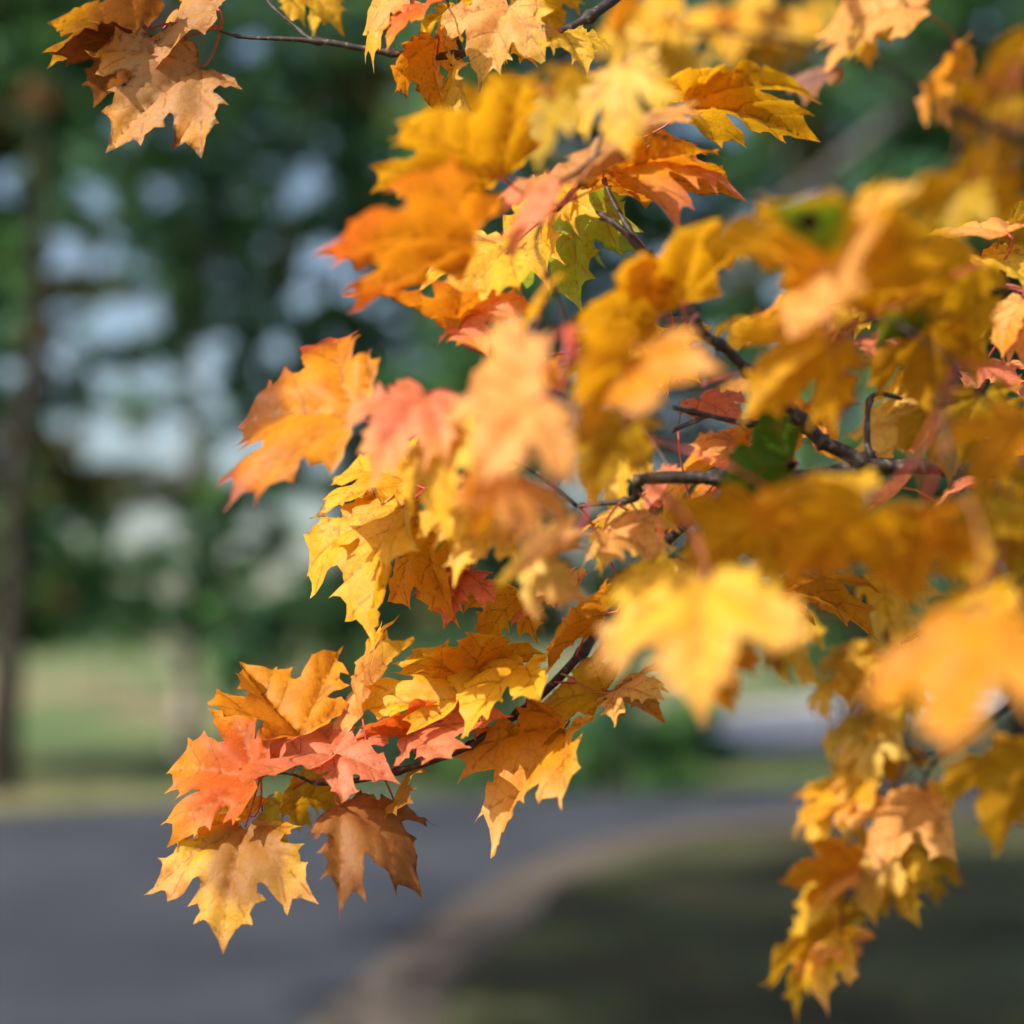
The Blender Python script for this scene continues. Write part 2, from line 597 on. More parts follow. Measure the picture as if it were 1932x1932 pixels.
for i, (nm, u, D, h, r, ln, bk, lab) in enumerate(TREES):
    g = None
    if lab is None:
        lab, g = 'tall dark green woodland tree in the row behind the lawn', 'woodland trees behind the lawn'
    tr_ = make_tree(nm, u, D, h, r, ln, bk, lab, crowns[i], group=g, seed=i + 5)
    if nm == 'broad_tree' and u == 1640:
        tube('limb', catmull([(P(1850, 60, 18.6), .10), (P(1745, 165, 18.3), .11), (P(1640, 260, 17.0), .09), (P(1470, 390, 16.2), .05)], 5), M_BARK_GREY, tr_, sides=8, wob=.1)

# a young tree on the lawn and the bushes along the far side of the road
cr = Crown()
for (u, v, r, n) in [(408, 925, .26, 150), (380, 955, .22, 90), (520, 935, .2, 70), (300, 1075, .22, 70), (345, 1065, .25, 90), (420, 1150, .3, 130), (455, 1235, .34, 220), (500, 1190, .28, 120), (440, 1290, .25, 120), (470, 1090, .22, 70), (560, 1000, .16, 30), (400, 1020, .2, 60), (270, 1130, .18, 50), (395, 1210, .22, 90), (430, 960, .2, 90), (350, 1010, .16, 60), (480, 1150, .25, 120), (430, 1240, .3, 200), (320, 1150, .2, 70), (540, 1130, .2, 70)]:
    cr.clump(P(u, v, 19.5 + rb.uniform(-.3, .3)), r, int(n * 1.8), 0.10, GREENS, rb)
make_tree('young_tree', 440, 19.5, 3.6, 0.05, 0.01, M_BARK_DARK, 'young dark green tree on the lawn behind the red maple twig', cr, nl=12, seed=31)

BUSHES = [
    ('bush', 600, 20.0, [(520, 1250), (560, 1330), (600, 1200), (640, 1280), (560, 1410), (620, 1400), (680, 1350), (660, 1160), (700, 1240), (520, 1360), (600, 1120)], 'loose green bush beside the young tree on the lawn'),
    ('bush', 830, 19.0, [(760, 1280), (820, 1350), (880, 1280), (800, 1430), (870, 1440), (930, 1370), (760, 1380), (840, 1220), (920, 1220), (960, 1300), (900, 1480)], 'rounded green bush between the maple twig and the road bend'),
    ('bush', 1180, 18.2, [(1090, 1400), (1150, 1350), (1210, 1410), (1270, 1370), (1320, 1345), (1130, 1470), (1230, 1470), (1290, 1460), (1060, 1460), (1010, 1480), (1350, 1420), (1180, 1300), (1310, 1500), (1120, 1420), (1250, 1430), (1300, 1400), (1050, 1500), (1160, 1490)], 'low sparse dark green bush at the road bend in front of the pale path'),
    ('bush', 1560, 24.0, [(1500, 1240), (1560, 1260), (1620, 1230), (1580, 1180), (1660, 1260), (1700, 1200), (1470, 1180), (1740, 1250)], 'dark green bush behind the leaning trunk'),
    ('bush', 200, 36.0, [(60, 1150), (140, 1140), (220, 1160), (300, 1150), (100, 1190), (180, 1190), (260, 1190), (20, 1180), (340, 1180)], 'pale green far bush at the top of the sunlit lawn'),
]
for k, (nm, u, D, cl, lab) in enumerate(BUSHES):
    cr = Crown()
    for (a, b) in cl:
        bright = [(0.095, 0.20, 0.065), (0.07, 0.16, 0.06), (0.045, 0.11, 0.045)]
        cr.clump(P(a, b, D + rb.uniform(-.5, .5)), (0.42 if k != 2 else 0.36) * D / 20, 300, 0.12, bright if k in (0, 1, 4) else GREENS, rb)
    make_tree(nm, u, D, 1.7, 0.035, 0.0, M_BARK_DARK, lab, cr, cat='bush', nl=9, seed=50 + k)

# ------------------------------------------------------------------ maple leaf shape
HALF = [(0.10, -0.06), (0.22, -0.085), (0.33, -0.065), (0.43, -0.07), (0.585, -0.04),
        (0.515, 0.025), (0.565, 0.085), (0.485, 0.11), (0.445, 0.14), (0.45, 0.175), (0.53, 0.18), (0.665, 0.155),
        (0.645, 0.245), (0.69, 0.31), (0.83, 0.32), (0.775, 0.405), (0.785, 0.485), (0.92, 0.63),
        (0.755, 0.60), (0.67, 0.63), (0.65, 0.755), (0.565, 0.67), (0.48, 0.62), (0.395, 0.54), (0.345, 0.515), (0.31, 0.545),
        (0.305, 0.615), (0.40, 0.70), (0.305, 0.72), (0.265, 0.78), (0.305, 0.885), (0.195, 0.85), (0.115, 0.90)]
TIPS = [4, 6, 11, 14, 17, 20, 27, 30]
MAIN = [((0, 0), (0, 1.03)), ((0, 0), (0.88, 0.59)), ((0, 0), (-0.88, 0.59)), ((0, 0), (0.57, -0.04)), ((0, 0), (-0.57, -0.04))]
SEC = []
for s in (1, -1):
    SEC += [((0, 0.36), (s * 0.37, 0.67)), ((0, 0.58), (s * 0.28, 0.86)), ((s * 0.36, 0.24), (s * 0.79, 0.32)), ((s * 0.28, 0.19), (s * 0.62, 0.165)), ((s * 0.46, 0.31), (s * 0.62, 0.70)), ((s * 0.25, -0.02), (s * 0.53, 0.085))]


def segdist(p, a, b):
    ax, ay = a
    bx, by = b
    dx, dy = bx - ax, by - ay
    t = max(0, min(1, ((p[0] - ax) * dx + (p[1] - ay) * dy) / (dx * dx + dy * dy)))
    return math.hypot(p[0] - ax - t * dx, p[1] - ay - t * dy)


def make_blade(seed):
    rg = random.Random(seed)
    xw = rg.uniform(0.78, 1.0)
    basal, sinus, tooth = rg.uniform(0.75, 1.1), rg.uniform(0.86, 1.08), rg.uniform(0.89, 1.02)
    sides = []
    for s in (1, -1):
        pts = []
        for i, (x, y) in enumerate(HALF):
            j = 0.032 if i in TIPS else 0.018
            k = rg.uniform(0.93, 1.08) * tooth if i in TIPS else (sinus if i in (8, 9, 23, 24, 25) else 1.0)
            if i < 7:
                k *= basal
            pts.append((s * xw * (x * k + rg.uniform(-j, j)), y * k + rg.uniform(-j, j)))
        sides.append(pts)
    loop = [(0.0, 0.02)] + sides[0] + [(rg.uniform(-.02, .02), 1.07)] + sides[1][::-1]
    # denser outline with slightly concave runs towards every point
    tipset = set([i + 1 for i in TIPS] + [len(HALF) + 1] + [len(loop) - 1 - i for i in TIPS])
    dense = []
    n = len(loop)
    for i in range(n):
        a, b = Vector(loop[i]), Vector(loop[(i + 1) % n])
        dense.append(tuple(a))
        m = a.lerp(b, 0.5)
        cen = Vector((0, 0.32))
        if i in tipset or (i + 1) % n in tipset:
            d = (b - a)
            nrm = Vector((-d.y, d.x))
            if nrm.dot(cen - m) < 0:
                nrm = -nrm
            m = m + nrm * rg.uniform(0.03, 0.10)
        else:
            m = m + Vector((rg.uniform(-.006, .006), rg.uniform(-.006, .006)))
        dense.append(tuple(m))
    pts = list(dense)
    ne = len(pts)
    edges = [(i, (i + 1) % ne) for i in range(ne)]

    def inside(p):
        c = False
        j = ne - 1
        for i in range(ne):
            xi, yi = dense[i]
            xj, yj = dense[j]
            if (yi > p[1]) != (yj > p[1]) and p[0] < (xj - xi) * (p[1] - yi) / (yj - yi) + xi:
                c = not c
            j = i
        return c

    def edist(p):
        return min(segdist(p, dense[i], dense[(i + 1) % ne]) for i in range(ne))
    veins = [((a[0] * xw, a[1]), (b[0] * xw, b[1])) for a, b in MAIN + SEC]
    cand = []
    for (a, b) in veins:
        ln = math.dist(a, b)
        m = max(3, int(ln / 0.075))
        for k in range(m + 1):
            t = k / m
            cand.append((a[0] + (b[0] - a[0]) * t, a[1] + (b[1] - a[1]) * t))
            if 0 < k < m:
                for sgn in (1, -1):
                    px, py = -(b[1] - a[1]) / ln, (b[0] - a[0]) / ln
                    cand.append((cand[-1][0] + sgn * px * 0.02, cand[-1][1] + sgn * py * 0.02))
    st = 0.066
    yy, row = -0.2, 0
    while yy < 1.1:
        xx = -1.0 + (st / 2 if row % 2 else 0)
        while xx < 1.0:
            cand.append((xx, yy))
            xx += st
        yy += st * 0.87
        row += 1
    acc = []
    for p in cand:
        if inside(p) and edist(p) > 0.012 and all((p[0] - q[0]) ** 2 + (p[1] - q[1]) ** 2 > 0.00032 for q in acc):
            acc.append(p)
    allp = [Vector(p) for p in pts + acc]
    vv, _, ff, *_ = delaunay_2d_cdt(allp, edges, [], 1, 1e-6)
    vv = [tuple(v) for v in vv]
    vd = [min(segdist(p, a, b) for a, b in veins) for p in vv]
    vm = [min(segdist(p, a, b) for a, b in veins[:5]) for p in vv]
    ed = [edist(p) for p in vv]
    fo = []
    for f in ff:
        a, b, c = [vv[i] for i in f[:3]]
        area = (b[0] - a[0]) * (c[1] - a[1]) - (c[0] - a[0]) * (b[1] - a[1])
        fo.append(tuple(f) if area > 0 else tuple(f)[::-1])
    return vv, fo, vd, vm, ed


BLADES = [make_blade(100 + i) for i in range(14)]

PIG = {
    'yellow': (0.83, 0.50, 0.035), 'gold': (0.84, 0.46, 0.016), 'amber': (0.80, 0.41, 0.009), 'orange': (0.82, 0.32, 0.012),
    'redorange': (0.76, 0.155, 0.02), 'salmon': (0.84, 0.25, 0.12), 'red': (0.36, 0.04, 0.015), 'brown': (0.36, 0.145, 0.035),
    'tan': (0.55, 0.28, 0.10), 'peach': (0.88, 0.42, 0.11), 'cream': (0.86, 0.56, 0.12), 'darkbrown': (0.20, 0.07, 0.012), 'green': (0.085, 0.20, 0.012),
    'lime': (0.36, 0.45, 0.02), 'olive': (0.55, 0.34, 0.018), 'darkamber': (0.62, 0.30, 0.008), 'mauve': (0.30, 0.15, 0.12),
}

# ------------------------------------------------------------------ the maple
TRUNK = Vector((1.95, 2.6, 0))
maple = empty('maple_tree', TRUNK, 'autumn maple tree with orange and gold leaves hanging over the road verge', 'tree')
tp = [(TRUNK + Vector((0, 0, -0.15)), 0.26), (TRUNK + Vector((0, 0, 0.25)), 0.19), (TRUNK + Vector((0.03, 0.02, 1.4)), 0.165), (TRUNK + Vector((0.0, 0.05, 2.6)), 0.15),
      (TRUNK + Vector((0.08, 0.1, 4.2)), 0.12), (TRUNK + Vector((0.1, 0.0, 6.0)), 0.08), (TRUNK + Vector((0.2, 0.1, 8.0)), 0.03)]
tube('trunk', catmull(tp, 6), M_BARK_GREY, maple, sides=14, wob=0.12)

NODES = []      # (point, branch object) a petiole or twig may start from


def branch(spec, start=None, name='branch', parent=None, n=7, knots=0.5, nodes=True):
    pts = []
    if start is not None:
        pts.append(start)
    for (u, v, d, r) in spec:
        pts.append((P(u, v, d), r))
    path = catmull(pts, n)
    o = tube(name, path, M_TWIG, parent or maple, sides=8, wob=0.28, knots=knots)
    if nodes:
        for p, r in path:
            NODES.append((p, o))
    return o


b1 = branch([(2300, 900, 1.60, 0.0169), (2000, 886, 1.30, 0.0117), (1820, 880, 1.19, 0.0073), (1660, 880, 1.17, 0.0070), (1590, 852, 1.17, 0.0062), (1540, 826, 1.17, 0.0052), (1495, 792, 1.17, 0.0036), (1430, 800, 1.17, 0.0029), (1370, 792, 1.17, 0.0025), (1268, 768, 1.17, 0.0018)],
            (TRUNK + Vector((-.05, -.05, 1.75)), 0.03))
branch([(1652, 872, 1.17, 0.0040), (1637, 835, 1.17, 0.0028), (1645, 748, 1.18, 0.0022), (1702, 752, 1.18, 0.0016)], name='twig', parent=b1)
branch([(1520, 815, 1.17, .0040), (1505, 785, 1.165, .0034), (1496, 768, 1.16, .0026)], name='twig', parent=b1, nodes=False)
branch([(1335, 785, 1.17, .0017), (1300, 800, 1.17, .0019), (1265, 815, 1.17, .0016)], name='twig', parent=b1, nodes=False)
b1b = branch([(1662, 884, 1.175, 0.0065), (1500, 902, 1.16, 0.0060), (1335, 901, 1.15, 0.0053), (1212, 905, 1.15, 0.0049), (1199, 940, 1.155, 0.0030), (1140, 950, 1.17, 0.0021), (1088, 956, 1.18, 0.0013)])
b2 = branch([(1400, 903, 1.155, 0.0048), (1270, 1010, 1.32, 0.0048), (1165, 1130, 1.40, 0.0046), (1112, 1215, 1.33, 0.0046), (1014, 1318, 1.29, 0.0036), (934, 1375, 1.27, 0.0032), (864, 1417, 1.26, 0.0031), (750, 1455, 1.255, 0.0028), (655, 1476, 1.255, 0.0024), (589, 1477, 1.255, 0.0020)])
branch([(589, 1477, 1.255, .0014), (555, 1462, 1.25, .0010), (520, 1459, 1.25, .0009), (492, 1466, 1.25, .0009)], name='twig', parent=b2)
b3 = branch([(1545, 828, 1.17, 0.0049), (1480, 760, 1.16, 0.0049), (1402, 692, 1.14, 0.0045), (1365, 655, 1.13, 0.0043), (1325, 628, 1.12, 0.0041), (1302, 578, 1.12, 0.0035), (1268, 525, 1.14, 0.0035), (1222, 482, 1.17, 0.0035), (1155, 418, 1.19, 0.0030), (1100, 396, 1.20, 0.0020)])
branch([(1325, 628, 1.12, 0.0035), (1240, 636, 1.13, 0.0028), (1185, 655, 1.14, 0.0024), (1130, 671, 1.15, 0.0016)], name='twig', parent=b3)
branch([(1205, 460, 1.18, .0023), (1165, 395, 1.2, .0021), (1138, 335, 1.22, .0016), (1136, 300, 1.23, .0010)], name='twig', parent=b3)
b5 = branch([(1700, -300, 1.8, 0.0103), (1400, -170, 1.4, 0.0071), (1250, -70, 1.32, 0.0053), (1150, 5, 1.28, 0.0046), (1065, 58, 1.27, 0.0041), (990, 78, 1.26, 0.0039), (940, 94, 1.26, 0.0034), (875, 101, 1.255, 0.0031), (800, 107, 1.25, 0.0030), (690, 92, 1.25, 0.0029), (585, 76, 1.25, 0.0024), (460, 70, 1.25, 0.0015), (415, 58, 1.25, 0.0009)],
            (TRUNK + Vector((-.05, -.1, 2.75)), 0.025))
branch([(588, 76, 1.25, .0018), (548, 42, 1.255, .0015), (508, 6, 1.26, .0014), (470, -60, 1.27, .0012)], name='twig', parent=b5)
branch([(872, 100, 1.255, .0018), (860, 62, 1.25, .0016), (848, 18, 1.245, .0014), (830, -60, 1.24, .0012)], name='twig', parent=b5)
branch([(880, 100, 1.255, .0017), (862, 112, 1.25, .0014), (850, 124, 1.25, .0009)], name='twig', parent=b5)
b6 = branch([(2250, 1130, 2.3, .009), (2050, 1215, 1.8, .006), (1932, 1302, 1.66, .0038), (1850, 1372, 1.62, .0032), (1790, 1420, 1.6, .0028), (1755, 1450, 1.6, .0022), (1722, 1520, 1.6, .0018), (1680, 1590, 1.62, .0014), (1620, 1650, 1.62, .0012), (1580, 1720, 1.62, .0010)],
            (TRUNK + Vector((-.1, -.1, 1.5)), 0.02))
branch([(1790, 1420, 1.6, .0022), (1740, 1428, 1.6, .0017), (1712, 1432, 1.6, .0015), (1690, 1475, 1.6, .0014), (1668, 1500, 1.6, .0013), (1630, 1470, 1.61, .0010)], name='twig', parent=b6)
branch([(1745, 1460, 1.6, .0015), (1690, 1380, 1.65, .0012), (1650, 1300, 1.66, .0011), (1620, 1230, 1.67, .0010)], name='twig', parent=b6)
b7 = branch([(2300, 330, 2.6, .011), (2050, 300, 2.4, .009), (1850, 230, 2.3, .006), (1650, 120, 2.2, .0045), (1450, 70, 2.15, .0035), (1250, 60, 2.1, .0026), (1050, 120, 2.0, .0018), (930, 200, 1.95, .0012)],
            (TRUNK + Vector((-.1, -.05, 2.3)), 0.03))
b8 = branch([(2250, 1050, 1.7, .009), (2000, 1090, 1.4, .0055), (1880, 1105, 1.29, .0036), (1830, 1112, 1.27, .0032), (1770, 1170, 1.26, .0024), (1700, 1215, 1.27, .0014)],
            (TRUNK + Vector((-.1, -.1, 1.65)), 0.02))
b9 = branch([(2250, 560, 1.6, .009), (2000, 565, 1.35, .005), (1870, 540, 1.22, .003), (1760, 560, 1.15, .002), (1660, 600, 1.1, .0016), (1590, 620, 1.08, .0011)],
            (TRUNK + Vector((-.1, -.1, 2.05)), 0.02))

M_BUD = noise_mat('bud', 200, [(0.3, (0.20, 0.05, 0.03)), (0.7, (0.34, 0.12, 0.06))], 0.5)
LEAF_N = [0]
SUNV = SUN


def leaf(bx, by, tx, ty, d, w=0.85, side='T', pig='gold', tip=None, L=0.105, curl=0.25, fold=0.15, brown=0.0, sg=None, spots=(), label=None, big=1.2, pet=True, seed=None, green=None, patch=None):
    i = LEAF_N[0]
    LEAF_N[0] += 1
    rg = random.Random(1000 + i if seed is None else seed)
    if d < 1.1:
        d -= (1.1 - d) * 0.65
    elif 1.7 < d < 1.9:
        d -= 0.2
    base = P(bx, by, d)
    lp = math.hypot(tx - bx, ty - by) / FPX * d
    L = max(min(L, lp * big), 0.05)
    if lp > L * 0.985:
        L = lp * 1.015
    th = math.acos(lp / L)
    ex = CR @ Vector((1, 0, 0))
    ey = CR @ Vector((0, 1, 0))
    tocam = (Vector((0, 0, CAM_H)) - base).normalized()
    pr = (ex * (tx - bx) - ey * (ty - by)).normalized()
    pr = (pr - tocam * pr.dot(tocam)).normalized()
    best = None
    rho0 = math.acos(max(0.05, min(1, w)))
    for s1 in (1, -1):
        for s2 in (1, -1):
            if sg is not None and (s1, s2) != sg:
                continue
            a = pr * math.cos(th) + tocam * math.sin(th) * s1
            n0 = (tocam - a * tocam.dot(a)).normalized()
            n = Quaternion(a, rho0 * s2) @ n0
            nt_ = n if side == 'T' else -n
            sc = nt_.dot(SUNV) + 0.5 * nt_.z
            if best is None or sc > best[0]:
                best = (sc, a.copy(), nt_.copy())
    _, a, nt_ = best
    X = a.cross(nt_)
    M = Matrix((X, a, nt_)).transposed()
    vv, ff, vd, vm, ed = BLADES[rg.randrange(len(BLADES))]
    bend = curl * rg.uniform(0.6, 1.3)
    fd = fold * rg.uniform(0.5, 1.4)
    ph = [rg.uniform(0, 6.28) for _ in range(4)]
    lobedroop = rg.uniform(0.02, 0.16) + curl * 0.25
    asym = rg.uniform(-0.12, 0.12)
    twist = rg.uniform(-0.25, 0.25)
    cverts, cols, bro = [], [], []
    cp = Vector(PIG[pig])
    ct = Vector(PIG[tip]) if tip else cp.copy()
    cp = cp * rg.uniform(0.94, 1.05)
    off = Vector((rg.uniform(0, 50), rg.uniform(0, 50), 0))
    for k, (x, y) in enumerate(vv):
        r = math.hypot(x, y)
        an = math.atan2(x, y)
        z = fd * abs(x) * (1 - 0.45 * r) + asym * x * r
        z -= bend * max(y, -0.1) ** 2 * 0.75
        z -= lobedroop * r ** 3
        z += twist * x * y * 0.35
        z += 0.035 * r * math.sin(5.3 * an + ph[0]) + 0.022 * r * r * math.sin(11 * an + ph[1]) + 0.03 * r * math.sin(4 * r + ph[2])
        z += 0.050 * min(vm[k] / 0.15, 1) - 0.018 * math.exp(-(vd[k] / 0.022) ** 2)
        near = max(0, 1 - ed[k] / 0.07)
        z += near * near * 0.045 * noise.noise(Vector((x * 5, y * 5, 0)) + off) * 1.6
        z += 0.035 * noise.noise(Vector((x * 2.2, y * 2.2, 4)) + off)
        sx = 1 - 0.10 * fd
        cverts.append(base + M @ (Vector((x * sx, y, z)) * L))
        f = sstep(0.45, 1.05, r + 0.25 * noise.noise(Vector((x * 3, y * 3, 8)) + off))
        c = cp.lerp(ct, f)
        if green:
            gx, gy, gr = green
            g = sstep(gr, gr * 0.5, math.dist((x, y), (gx, gy)) + 0.08 * noise.noise(Vector((x * 6, y * 6, 2)) + off))
            c = c.lerp(Vector((0.14, 0.26, 0.012)), g)
        if patch:
            g = sstep(patch[2], patch[2] * 0.55, math.dist((x, y), patch[:2]) + 0.12 * noise.noise(Vector((x * 5, y * 5, 6)) + off))
            c = c.lerp(Vector(PIG[patch[3]]), g * 0.85)
        cols.append(c)
        bro.append(brown * (0.25 + 0.35 * max(0, 1 - ed[k] / 0.10)) + (0.12 if ed[k] < 0.02 else -0.018))
    o = mesh_obj('leaf', cverts, ff, M_LEAF, maple)
    me = o.data
    set_col(me, cols)
    va = me.attributes.new('vein', 'FLOAT', 'POINT')
    va.data.foreach_set('value', vd)
    ba = me.attributes.new('brown', 'FLOAT', 'POINT')
    ba.data.foreach_set('value', bro)
    uvl = me.uv_layers.new(name='UVMap')
    idx = [0] * len(me.loops)
    me.loops.foreach_get('vertex_index', idx)
    flat = []
    for q in idx:
        flat += [vv[q][0], vv[q][1]]
    uvl.data.foreach_set('uv', flat)
    if label:
        o['label'] = label
    for (sx_, sy_, sr) in spots:
        k = min(range(len(vv)), key=lambda q: (vv[q][0] - sx_) ** 2 + (vv[q][1] - sy_) ** 2)
        c0 = cverts[k]
        nn = me.vertices[k].normal.copy()
        if nn.dot(tocam) < 0:
            nn = -nn
        ring = [c0 + nn * 0.0030]
        for q in range(14):
            an = q / 14 * 6.283
            rr = sr * rg.uniform(0.85, 1.12)
            ring.append(c0 + nn * 0.0014 + (X * math.cos(an) + a * math.sin(an)) * rr)
        fr = [(0, 1 + q, 1 + (q + 1) % 14) for q in range(14)]
        mesh_obj('tar_spot', ring, fr, M_TAR, o)
    if pet:
        petiole(o, base, a, nt_, L, rg)
    return o


def petiole(o, base, a, nrm, L, rg):
    p, br = min(NODES, key=lambda q: (q[0] - base).length - 0.0)
    dist = (p - base).length
    back = -a
    if dist > 0.14:
        # a thin side twig carries the leaf: it starts at the branch and passes behind the leaf
        tgt = base + (p - base).normalized() * 0.07 + back * 0.02 + (CR @ Vector((0, 0, -1))) * 0.02
        m = p.lerp(tgt, 0.5) + Vector((rg.uniform(-.02, .02), rg.uniform(0.0, .03), rg.uniform(-.005, .03)))
        path = catmull([(p, 0.0017), (m, 0.0014), (tgt, 0.0010)], 6)
        tw = tube('twig', path, M_TWIG, br if br.parent == maple else br.parent, sides=6, wob=0.25, knots=0.3)
        for q in path[3:]:
            NODES.append((q[0], tw.parent))
        p = tgt
        dist = (p - base).length
    c1 = base + back * dist * 0.45 - nrm * dist * 0.10
    c2 = p + Vector((0, 0, 1)) * dist * 0.12
    pts = []
    for k in range(9):
        t = k / 8
        q = base * (1 - t) ** 3 + c1 * 3 * t * (1 - t) ** 2 + c2 * 3 * t * t * (1 - t) + p * t ** 3
        pts.append((q, 0.00085 + 0.0005 * t ** 4 + 0.0003 * (1 - t) ** 6))
    tube('petiole', pts, M_PETIOLE, o, sides=6)


# --- leaves one by one: base pixel, tip pixel, depth, width factor, side seen, pigment ...
# top-left twig; its tan and brown leaves have shade put into the pigment
leaf(380, 128, 205, 236, 1.25, .80, 'T', 'tan', 'orange', L=.10, fold=.35, curl=.2, brown=.3)
leaf(255, 70, 176, 174, 1.27, .85, 'U', 'darkbrown', 'brown', L=.092, curl=.2, brown=.35)
leaf(262, 62, 105, 8, 1.275, .8, 'U', 'darkbrown', 'darkamber', L=.10, brown=.3)
leaf(410, 18, 245, 44, 1.24, .5, 'T', 'tan', 'orange', L=.095, curl=.3)
leaf(560, -30, 640, 22, 1.40, .7, 'T', 'gold', L=.09)
leaf(640, -25, 560, 20, 1.42, .6, 'T', 'gold', 'yellow')
leaf(775, -25, 660, 34, 1.22, .45, 'T', 'peach', 'yellow', L=.085)
leaf(800, 10, 722, 66, 1.20, .3, 'T', 'redorange', 'orange', L=.07)
leaf(822, 72, 795, 190, 1.22, .55, 'U', 'orange', 'orange', L=.085, fold=.5, curl=.3, brown=.2)
leaf(862, 10, 842, 78, 1.28, .8, 'U', 'gold', L=.075)
leaf(962, 12, 895, 118, 1.22, .8, 'T', 'peach', 'cream', L=.088, fold=.3)
leaf(985, 5, 985, 105, 1.23, .5, 'T', 'cream', 'yellow', L=.085)
leaf(862, 130, 868, 214, 1.24, .15, 'T', 'yellow', 'cream', L=.07, fold=.6)
leaf(1060, 60, 1110, 105, 1.22, .6, 'T', 'yellow', L=.07)
leaf(1000, -30, 1060, 50, 1.35, .8, 'U', 'amber')
# upper middle, near side
leaf(944, 332, 768, 205, 1.08, .85, 'U', 'amber', 'gold', L=.112, curl=.15)
leaf(1139, 322, 962, 334, 1.10, .30, 'T', 'tan', 'salmon', L=.10, curl=.1)
leaf(1120, 305, 1262, 172, 1.08, .28, 'T', 'tan', 'peach', L=.105, curl=.1)
leaf(1180, 120, 1150, 255, 1.02, .6, 'T', 'cream', 'yellow', L=.09)
leaf(895, 450, 612, 424, 1.05, .70, 'U', 'orange', 'redorange', L=.112, curl=.15, sg=None)
leaf(1045, 385, 930, 420, 1.04, .55, 'T', 'salmon', 'peach', L=.085)
leaf(955, 470, 836, 586, 1.19, .65, 'T', 'yellow', 'gold', L=.10, fold=.3)
leaf(850, 628, 704, 506, 1.19, .33, 'U', 'orange', 'redorange', L=.098, fold=.5, curl=.2)
leaf(855, 605, 985, 552, 1.18, .45, 'T', 'salmon', 'orange', L=.085)
leaf(1078, 362, 1072, 560, 1.30, .62, 'T', 'lime', 'lime', L=.105, curl=.15, label='yellow green leaf hanging below the dark twig')
leaf(1030, 350, 990, 498, 1.25, .5, 'T', 'gold', 'yellow', L=.09)
leaf(1110, 365, 1160, 478, 1.33, .6, 'U', 'lime', 'lime', L=.09)
leaf(1060, 345, 985, 390, 1.22, .6, 'T', 'gold', 'yellow', L=.06)
leaf(1290, 572, 1302, 388, 1.06, .85, 'U', 'amber', 'gold', L=.105)
leaf(1240, 600, 1046, 590, 1.06, .80, 'U', 'amber', 'amber', L=.105)
leaf(1200, 650, 1215, 700, 1.25, .6, 'T', 'yellow', L=.07)
leaf(1270, 640, 1280, 700, 1.27, .6, 'T', 'yellow', L=.07)
# upper right
leaf(1297, 202, 1535, 216, 1.20, .42, 'U', 'amber', 'amber', L=.112, fold=.35, curl=.1)
leaf(1300, 195, 1380, 108, 1.21, .7, 'U', 'amber', 'gold', L=.09)
leaf(1146, 322, 1395, 352, 1.20, .45, 'U', 'orange', 'amber', L=.115, curl=.1, brown=.25)
leaf(1148, 318, 1378, 286, 1.21, .25, 'T', 'orange', 'salmon', L=.10)
leaf(1745, 10, 1540, 45, 1.50, .5, 'T', 'peach', 'peach', L=.125, curl=.1)
leaf(1655, 30, 1622, 105, 1.6, .4, 'T', 'yellow', 'gold', L=.07)
leaf(1800, 100, 1772, 222, 1.65, .35, 'T', 'orange', 'peach', L=.09)
leaf(1560, 130, 1512, 175, 1.75, .4, 'T', 'mauve', 'brown', L=.05, label='small shrivelled mauve leaf in front of the dark wood')
leaf(1600, 545, 1486, 332, 0.97, .75, 'U', 'amber', 'gold', L=.112, green=(-.02, .60, .34), spots=[(-.02, .66, .0085)], label='amber leaf with a round green patch and black tar spot')
leaf(1560, 585, 1618, 345, 0.95, .45, 'T', 'peach', 'gold', L=.105, curl=.1)
leaf(1565, 560, 1700, 410, 1.02, .8, 'U', 'amber', 'amber', L=.105)
leaf(1838, 500, 1668, 590, 1.02, .80, 'U', 'amber', 'amber', L=.10, green=(.1, .85, .30), spots=[(.12, .84, .0080)], label='amber leaf with a small black tar spot at its green tip')
leaf(1900, 440, 1775, 415, 1.18, .35, 'T', 'peach', 'gold', L=.09)
leaf(1905, 430, 1990, 400, 1.2, .5, 'U', 'olive', 'amber', L=.09)
leaf(1850, 480, 1960, 510, 1.2, .4, 'T', 'yellow', 'olive', L=.09)
leaf(1690, 560, 1610, 615, 1.2, .35, 'T', 'yellow', 'gold', L=.08)
leaf(1930, 560, 1875, 640, 1.15, .5, 'T', 'peach', 'orange', L=.075)
leaf(1960, 590, 1930, 690, 1.15, .5, 'T', 'peach', 'salmon', L=.08)
# centre left
leaf(668, 788, 418, 746, 1.10, .85, 'T', 'orange', 'red', patch=(.0, .86, .36, 'darkbrown'), L=.112, curl=.2, fold=.2, brown=.15, label='orange leaf with a dark red tip against the pale sky gaps')
leaf(805, 745, 690, 850, 1.06, .70, 'T', 'salmon', 'peach', L=.09)
leaf(768, 908, 620, 848, 1.26, .72, 'T', 'gold', 'yellow', L=.088, brown=.3)
leaf(785, 940, 606, 948, 1.27, .45, 'T', 'salmon', 'peach', L=.10)
leaf(770, 985, 690, 1000, 1.28, .6, 'U', 'brown', 'orange', L=.06, brown=.3)
leaf(775, 948, 680, 1190, 1.23, .42, 'T', 'gold', 'yellow', L=.125, fold=.5, curl=.1)
leaf(760, 955, 676, 1062, 1.22, .5, 'T', 'yellow', 'gold', L=.085)
leaf(805, 1000, 810, 1150, 1.24, .65, 'T', 'gold', 'orange', L=.095)
leaf(990, 620, 975, 575, 1.03, .8, 'U', 'amber', 'gold', L=.09)
leaf(1020, 700, 850, 745, 0.96, .85, 'T', 'peach', 'peach', L=.10, curl=.1)
